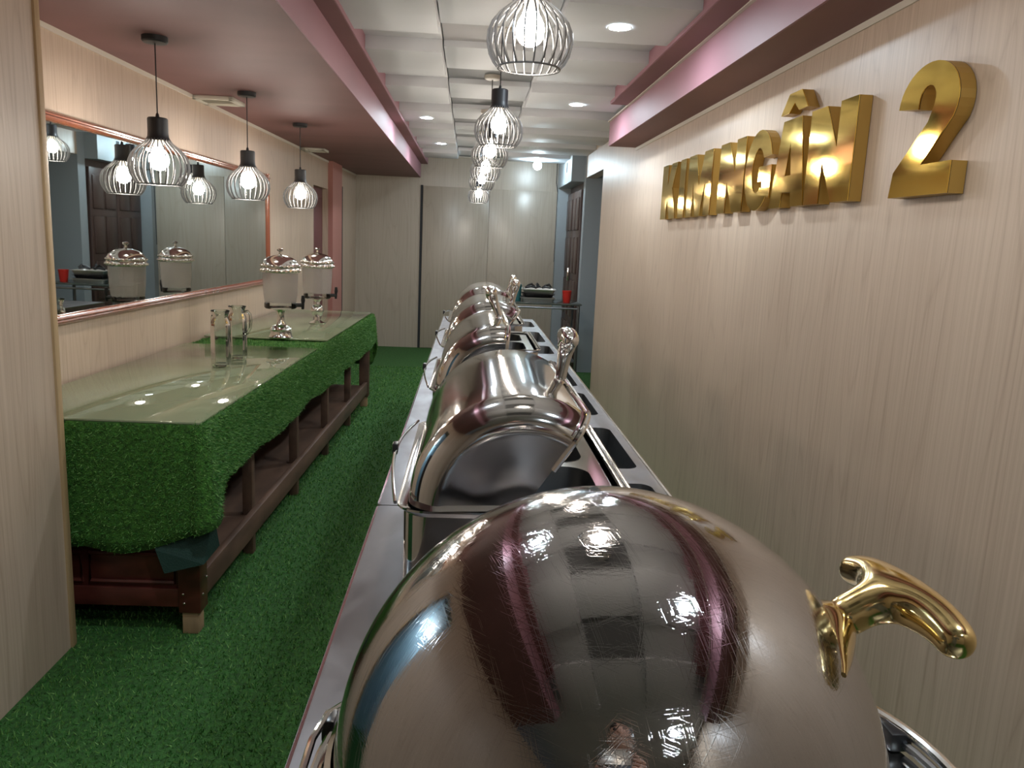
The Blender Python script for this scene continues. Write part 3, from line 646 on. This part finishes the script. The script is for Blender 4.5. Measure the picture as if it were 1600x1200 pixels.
# ------------------------------------------------------------------ roll-top chafing dishes
def rolltop(yc, op, label, ln=.355):
    X = .11; HW = .228; RZ = .968
    t = thing('chafing_dish', label, 'chafing dish', (X, yc, ZB), 0, 'rectangular roll-top chafing dishes')
    y0, y1 = -ln, ln; z = RZ - ZB
    o0 = rrect(-HW + .012, HW - .012, y0 + .004, y1 - .004, .05); n_ = len(o0)
    inn = rrect(-HW + .018, HW - .018, y0 + .010, y1 - .010, .046)
    b = MB()
    lv = [(o0, .001), (o0, z - .012), (rrect(-HW, HW, y0 - .004, y1 + .004, .055), z - .002), (rrect(-HW, HW, y0 - .004, y1 + .004, .055), z + .002), (inn, z - .004), (inn, .03)]
    for q, zz in lv: b.v += [(x, y, zz) for x, y in q]
    for k in range(len(lv) - 1):
        for i in range(n_): b.f.append((k * n_ + i, k * n_ + (i + 1) % n_, (k + 1) * n_ + (i + 1) % n_, (k + 1) * n_ + i))
    b.f.append(list(range(n_))); b.f.append(list(range((len(lv) - 1) * n_, len(lv) * n_)))
    b.build('base', M['lid'], t)
    # wire rim with the outward bow that serves as carrying handle
    for s in (-1,):
        pts = []
        for k in range(25):
            q = k / 24; y = y0 + .03 + q * (y1 - y0 - .06); bow = .028 * math.sin(PI * q)
            pts.append((s * (HW + .002 + bow), y, z + .006 + .012 * math.sin(PI * q)))
        MB().tube(pts, .0035, 8).build('carry_rail', M['chrome'], t)
        MB().bev(s * (HW + .032) - .006, s * (HW + .032) + .006, -.015, .015, z + .008, z + .032, .003).build('grip_clip', M['black'], t)
    for dx in (0, .014): MB().tube([(HW - .004 - dx, y0 + .03, z + .005), (HW - .004 - dx, y1 - .03, z + .005)], .0035, 8).build('guide_rail', M['chrome'], t)
    # frame plate with two cutouts and the food pans below
    px0, px1, py0, py1 = -.165, .200, y0 + .035, y1 - .035
    hs = [(px0 + .02, px1 - .035, py0 + .02, -.018), (px0 + .02, px1 - .035, .018, py1 - .02)]
    v, f = plate_mesh([rrect(px0, px1, py0, py1, .02)] + [rrect(*h_, .055) for h_ in hs], z - .012, z - .008)
    MB().add(v, f).build('frame_plate', M['chrome'], t, smooth=False)
    for h_ in hs:
        q0 = rrect(*h_, .055); q1 = rrect(h_[0] + .012, h_[1] - .012, h_[2] + .012, h_[3] - .012, .05); m_ = len(q0)
        MB().add([(x, y, z - .007) for x, y in q0] + [(x, y, .05) for x, y in q1], [(i, (i + 1) % m_, m_ + (i + 1) % m_, m_ + i) for i in range(m_)] + [list(range(m_, 2 * m_))]).build('food_pan', M['steel_dark'], t)
    MB().tube([(px1 + .010, py0, z + .002), (px1 + .010, py1, z + .002)], .004, 8).build('inner_rail', M['chrome'], t)
    # lid: filleted half drum turned about its own axis
    Rl = .208; a0 = math.radians(op); a1 = math.radians(max(203, 180 + op * .28)); fl = .055
    pr_ = [(.0005, y0 + .018), (Rl * .45, y0 + .014), (Rl - fl - .012, y0 + .012)]
    for k in range(0, 9): tt = PI / 2 * k / 8; pr_.append((Rl - fl + fl * math.sin(tt), y0 + .010 + fl - fl * math.cos(tt)))
    pr_ += [(Rl, y0 + .2), (Rl, 0)]
    pr_ = pr_ + [(r, -yv) for r, yv in reversed(pr_[:-1])]
    lid = MB().lathe(pr_, 44, (0, 0, z), a0, a1, axis='y').build('lid', M['lid'], t, ang=40)
    # rolled rim along the free edge
    ca, sa = math.cos(a0), math.sin(a0)
    rp = [(r * 1.012 * ca + .002 * sa, yv, z + r * 1.012 * sa - .002 * ca) for r, yv in pr_[1:-1]]
    MB().tube(rp, .0058, 8).tube([(p[0] + .010 * -sa, p[1], p[2] + .010 * ca) for p in rp[3:-3]], .003, 6).build('lid_rim', M['chrome'], lid)
    # handle: two-footed stem carrying a short cross bar
    ah = a0 + math.radians(5); dh = a0 + math.radians(26)
    hb_ = Vector((Rl * math.cos(ah), 0, z + Rl * math.sin(ah))); dr_ = Vector((math.cos(dh), 0, math.sin(dh)))
    vv = [hb_ - dr_ * .004, hb_ + dr_ * .03, hb_ + dr_ * .062, hb_ + dr_ * .094]
    vv += [vv[3] + Vector((0, -.032, 0)) + dr_ * .006, vv[3] + Vector((0, -.068, 0)) - dr_ * .002, vv[3] + Vector((0, .032, 0)) + dr_ * .006, vv[3] + Vector((0, .068, 0)) - dr_ * .002]
    hd = skinned('handle', [tuple(p) for p in vv], [(0, 1), (1, 2), (2, 3), (3, 4), (4, 5), (3, 6), (6, 7)], [(.013, .013), (.0145, .0145), (.018, .018), (.024, .024), (.0215, .0215), (.019, .019), (.0215, .0215), (.019, .019)], M['chrome'], lid)
    MB().sphere((0, 0, 0), 1, 16, 8, (.014, .030, .005)).build('handle_foot', M['chrome'], lid)
    ft = bpy.data.objects[col.objects[-1].name]; ft.location = hb_; ft.rotation_euler = (0, PI / 2 - ah, 0)
    return t
rolltop(1.700, 57, 'open roll-top chafing dish right behind the large round dome')
rolltop(2.830, 84, 'roll-top chafing dish second from the round dome, lid opened furthest')
rolltop(3.860, 55, 'third roll-top chafing dish from the round dome, lid half open')
rolltop(4.960, 45, 'farthest roll-top chafing dish, lid least open')

# ------------------------------------------------------------------ round chafing dish in front
RX, RY, RZ_, RR = .143, .678, .970, .2535
rd = thing('round_chafing_dish', 'large round chafing dish with scratched steel dome and gold handle', 'chafing dish', (RX, RY, ZB))
z = RZ_ - ZB
MB().lathe([(0, .001), (.215, .001), (.232, .010), (.238, .05), (.240, z - .035), (.252, z - .022), (.262, z - .020), (.262, z - .014), (.250, z - .013), (.244, z - .02), (.236, .03), (0, .03)], 72).build('base', M['lid'], rd)
# oval carrying tray with rolled rim
ov = [(.042 + .315 * math.cos(a), .268 * math.sin(a)) for a in [2 * PI * k / 72 for k in range(72)]]
hole = [(.236 * math.cos(a), .236 * math.sin(a)) for a in [2 * PI * k / 60 for k in range(60)]]
v, f = plate_mesh([[(.97 * (x - .042) + .042, y * .97) for x, y in ov], hole], z - .048, z - .044); MB().add(v, f).build('tray_plate', M['chrome'], rd, smooth=False)
MB().tube([(x, y, z - .024) for x, y in ov], .006, 10, closed=True).build('tray_rim', M['chrome'], rd)
MB().tube([(x * .985, y * .985, z - .036) for x, y in ov], .005, 8, closed=True).build('tray_rim_lower', M['steel_dark'], rd)
MB().bev(.325, .350, .060, .092, z - .044, z - .022, .004).build('grip_clip', M['black'], rd)
MB().bev(-.279, -.265, .060, .085, z - .038, z - .012, .003).build('grip_clip', M['black'], rd)
MB().tube([(-.262, .10, z - .018), (-.275, .075, z - .014), (-.282, .03, z - .012), (-.282, -.05, z - .012), (-.268, -.10, z - .016)], .004, 8).build('carry_rail', M['chrome'], rd)
pf = [(RR + .004, -.012), (RR + .008, -.008), (RR + .008, .004), (RR + .002, .010)]
MB().lathe([(RR, -.012)] + pf, 96, (0, 0, z)).build('lid_rim', M['chrome'], rd)
MB().lathe([(RR - .001, -.02), (RR + .004, -.019), (RR + .004, -.013), (RR - .001, -.012)], 96, (0, 0, z)).build('lid_rim_lower', M['steel_dark'], rd)
dm = MB().lathe([(RR * math.cos(PI / 2 * k / 40), RR * math.sin(PI / 2 * k / 40)) for k in range(40)] + [(.0004, RR)], 128, (0, 0, z)).build('dome_lid', M['dome'], rd, ang=60)
# gold handle: flange, curved stem, cross bar
nrm = Vector((.79, -.12, .60)).normalized(); Ah = Vector((0, 0, z)) + nrm * RR
tg = Vector((.42, 1, .02)); tg = (tg - nrm * tg.dot(nrm)).normalized(); bn = nrm.cross(tg)
fl = MB(); cs = []
for k in range(-10, 11):
    q = k / 10; wv = .017 * (1 - abs(q) ** 1.3) + .003; s_ = q * (.070 if q > 0 else .100)
    c0 = Vector((0, 0, z)) + (nrm + tg * (s_ / RR)).normalized() * RR; nl = (c0 - Vector((0, 0, z))).normalized()
    hgt = .012 * math.exp(-(q * 2.6) ** 2) + .0035
    ring = [c0 + bn * (wv * math.cos(PI * j / 6)) + nl * (hgt * math.sin(PI * j / 6) - .0015) for j in range(7)]
    cs.append(ring)
fl.add([p for r_ in cs for p in r_], [(i * 7 + j, i * 7 + j + 1, (i + 1) * 7 + j + 1, (i + 1) * 7 + j) for i in range(20) for j in range(6)] + [list(range(7)), list(range(140, 147))])
fl.build('handle_flange', M['gold'], rd, ang=60)
W0 = Vector((RX, RY, ZB))
pts = [Ah - nrm * .006, Ah + Vector((.018, .004, .010)), Vector((.378, .650, 1.142)) - W0, Vector((.402, .660, 1.148)) - W0,
       Vector((.408, .622, 1.150)) - W0, Vector((.413, .585, 1.142)) - W0, Vector((.408, .568, 1.139)) - W0,
       Vector((.404, .700, 1.145)) - W0, Vector((.400, .728, 1.138)) - W0, Vector((.397, .744, 1.133)) - W0]
skinned('handle', [tuple(p) for p in pts], [(0, 1), (1, 2), (2, 3), (3, 4), (4, 5), (5, 6), (3, 7), (7, 8), (8, 9)],
        [(.020, .020), (.019, .019), (.020, .020), (.025, .025), (.021, .021), (.0185, .0185), (.015, .015), (.020, .020), (.017, .017), (.014, .014)], M['gold'], rd, sub=3)

# ------------------------------------------------------------------ glass side table by the door and what stands on it
gt = thing('glass_side_table', 'dark glass side table with thin steel legs by the brown door', 'table', (.78, 8.15, 0))
MB().bev(-.36, .36, -.28, .28, .835, .85, .003).build('table_top', mat('smoked_glass', (.06, .075, .07), .12), gt)
for sx in (-1, 1):
    for sy in (-1, 1): MB().tube([(sx * .33, sy * .25, 0), (sx * .33, sy * .25, .835)], .016, 10).build('leg', M['steel_dark'], gt)
MB().tube([(-.33, -.25, .80), (.33, -.25, .80)], .010, 8).build('rail', M['steel_dark'], gt); MB().tube([(-.33, .25, .80), (.33, .25, .80)], .010, 8).build('rail', M['steel_dark'], gt)
MB().bev(-.33, .33, -.25, .25, .25, .262, .003).build('lower_shelf', M['steel_dark'], gt)
ZF = .85
cp = MB().lathe([(0, .001), (.034, .001), (.036, .004), (.048, .118), (.050, .122), (.046, .122), (.033, .008), (0, .007)], 24).build('red_cup', M['red'], loc=(1.0, 8.02, ZF))
cp['label'] = 'red plastic cup on the glass side table'; cp['category'] = 'cup'
def tray(x, y, z0, w_, l_, h_, rz, m, label, nm='serving_tray'):
    t = thing(nm, label, 'tray', (x, y, z0), rz, 'steel trays stacked on the side table'); q0 = rrect(-w_ / 2, w_ / 2, -l_ / 2, l_ / 2, .03, 4); q1 = rrect(-w_ / 2 + .02, w_ / 2 - .02, -l_ / 2 + .02, l_ / 2 - .02, .02, 4)
    q2 = rrect(-w_ / 2 - .012, w_ / 2 + .012, -l_ / 2 - .012, l_ / 2 + .012, .035, 4); n_ = len(q0)
    b = MB(); L_ = [(q1, .001), (q0, h_), (q2, h_), (q2, h_ - .003)]
    for q, zz in L_: b.v += [(x_, y_, zz) for x_, y_ in q]
    for k in range(3):
        for i in range(n_): b.f.append((k * n_ + i, k * n_ + (i + 1) % n_, (k + 1) * n_ + (i + 1) % n_, (k + 1) * n_ + i))
    b.f.append(list(range(n_))); b.build('tray_shell', m, t); return t
tray(.70, 8.05, ZF, .34, .30, .045, 0, M['foil'], 'lower shallow steel tray of the stack on the side table')
tray(.70, 8.05, ZF + .047, .31, .28, .035, .05, M['black'], 'thin black tray between the two steel trays')
tray(.71, 8.05, ZF + .084, .33, .28, .045, -.04, M['foil'], 'upper steel tray holding dark tongs and clips')
for i, (x, y, a, lb) in enumerate(((.62, 8.0, .3, 'dark serving clip at the left of the top tray'), (.70, 8.05, 1.2, 'dark serving clip in the middle of the top tray'), (.79, 8.02, -.5, 'dark serving clip at the right of the top tray'))):
    t = thing('serving_clip', lb, 'utensil', (x, y, ZF + .13), a, 'dark utensils on the top tray')
    MB().tube([(-.05, 0, .01), (-.02, .006, .03), (.02, .012, .045), (.05, .0, .02)], [.010, .014, .014, .010], 8).build('jaw', M['black'], t)
    MB().tube([(-.05, .01, .012), (0, -.02, .022), (.05, -.015, .014)], [.012, .010, .009], 8).build('grip', M['dark'], t)
tl = thing('teal_canister', 'dark teal plastic canister at the left end of the side table', 'canister', (.485, 8.0, ZF))
MB().lathe([(0, .001), (.045, .001), (.048, .01), (.048, .13), (.040, .15), (0, .15)], 24).build('body', M['teal'], tl)
MB().lathe([(.050, .135), (.052, .14), (.052, .165), (.030, .18), (0, .182)], 24).build('cap', M['teal'], tl)

# ------------------------------------------------------------------ photographer behind the phone (seen in the dome's reflection)
pe = thing('person', 'person in a dark shirt holding up a phone, reflected in the dome', 'person', (.07, -.27, 0))
bodyv = [(0, 0, .95), (0, 0, 1.10), (0, .01, 1.28), (0, 0, 1.42), (0, .01, 1.50), (0, .03, 1.56),
         (-.17, 0, 1.41), (-.27, .06, 1.18), (-.15, .15, 1.32), (-.10, .18, 1.38), (.17, 0, 1.41), (.27, .06, 1.18), (.18, .15, 1.32), (.12, .18, 1.38),
         (-.10, 0, .88), (-.11, .01, .48), (-.11, -.02, .08), (-.11, .10, .035), (.10, 0, .88), (.11, .01, .48), (.11, -.02, .08), (.11, .10, .035)]
bodye = [(0, 1), (1, 2), (2, 3), (3, 4), (4, 5), (3, 6), (6, 7), (7, 8), (8, 9), (3, 10), (10, 11), (11, 12), (12, 13), (0, 14), (14, 15), (15, 16), (16, 17), (0, 18), (18, 19), (19, 20), (20, 21)]
bodyv = [(x, y, z_ * 1.02 if z_ > 1.395 and abs(x) < .16 else z_) for x, y, z_ in bodyv]
bodyr = [(.16, .11), (.15, .10), (.17, .11), (.12, .08), (.055, .055), (.05, .05), (.06, .06), (.045, .045), (.033, .033), (.026, .02), (.06, .06), (.045, .045), (.033, .033), (.026, .02),
         (.085, .085), (.055, .055), (.04, .04), (.035, .03), (.085, .085), (.055, .055), (.04, .04), (.035, .03)]
skinned('body', bodyv, bodye, bodyr, M['shirt'], pe)
hd = MB().sphere((0, .03, 1.665), .112, 28, 20, (.74, .88, 1.08)); 
nv = []
for (x, y, z_) in hd.v:      # jaw narrowing, brow and cheeks
    q = (1.665 - z_) / .12
    if q > 0: x *= 1 - .28 * q * q; y = .03 + (y - .03) * (1 - .10 * q)
    nv.append((x, y, z_ + .03))
hd.v = nv
hd.sphere((0, .132, 1.680), .016, 10, 8, (.8, 1, 1.5)); hd.sphere((-.084, .03, 1.690), .022, 10, 8, (.4, .8, 1.2)); hd.sphere((.084, .03, 1.690), .022, 10, 8, (.4, .8, 1.2))
h_ = hd.build('head', M['skin'], pe, ang=180)
for s in (-1, 1): MB().sphere((s * .030, .118, 1.705), .011, 10, 8).build('eye', M['black'], h_); MB().tube([(s * .045, .115, 1.725), (s * .028, .124, 1.730), (s * .014, .124, 1.727)], .004, 6).build('eyebrow', M['hair'], h_)
MB().tube([(-.024, .117, 1.640), (0, .125, 1.637), (.024, .117, 1.640)], .005, 6).build('mouth', mat('lips', (.35, .12, .10), .5), h_)
MB().sphere((0, .012, 1.730), .116, 24, 16, (.80, .92, .86)).build('hair', M['hair'], pe)
for s, bx in ((-1, -.10), (1, .12)):
    wr_ = Vector((bx, .18, 1.38)); dirx = 1 if s < 0 else -1
    hv = [tuple(wr_), (wr_.x + dirx * .012, .205, 1.40), (wr_.x + dirx * .02, .222, 1.43)]; he = [(0, 1), (1, 2)]; hr = [.024, (.030, .018), (.026, .014)]
    for k in range(4):
        b0 = len(hv); zz = 1.385 + .019 * k
        hv += [(wr_.x + dirx * .028, .228, zz), (wr_.x + dirx * (.045 + .004 * (k % 2)), .240, zz + .002), (wr_.x + dirx * (.062 - .004 * k), .240, zz + .003)]
        he += [(1 if k < 2 else 2, b0), (b0, b0 + 1), (b0 + 1, b0 + 2)]; hr += [.009, .008, .007]
    b0 = len(hv); hv += [(wr_.x + dirx * .02, .222, 1.375), (wr_.x + dirx * .045, .226, 1.372)]; he += [(1, b0), (b0, b0 + 1)]; hr += [.010, .008]
    skinned('hand', hv, he, hr, M['skin'], pe)
ph = thing('phone', 'silver phone held sideways by the person', 'phone', (.055, -.016, 1.425))
MB().bev(-.075, .075, -.004, .004, -.037, .037, .0035).build('case', M['phone'], ph)
MB().bev(-.071, -.040, .0041, .0065, .002, .033, .001).build('camera_bump', M['black'], ph)
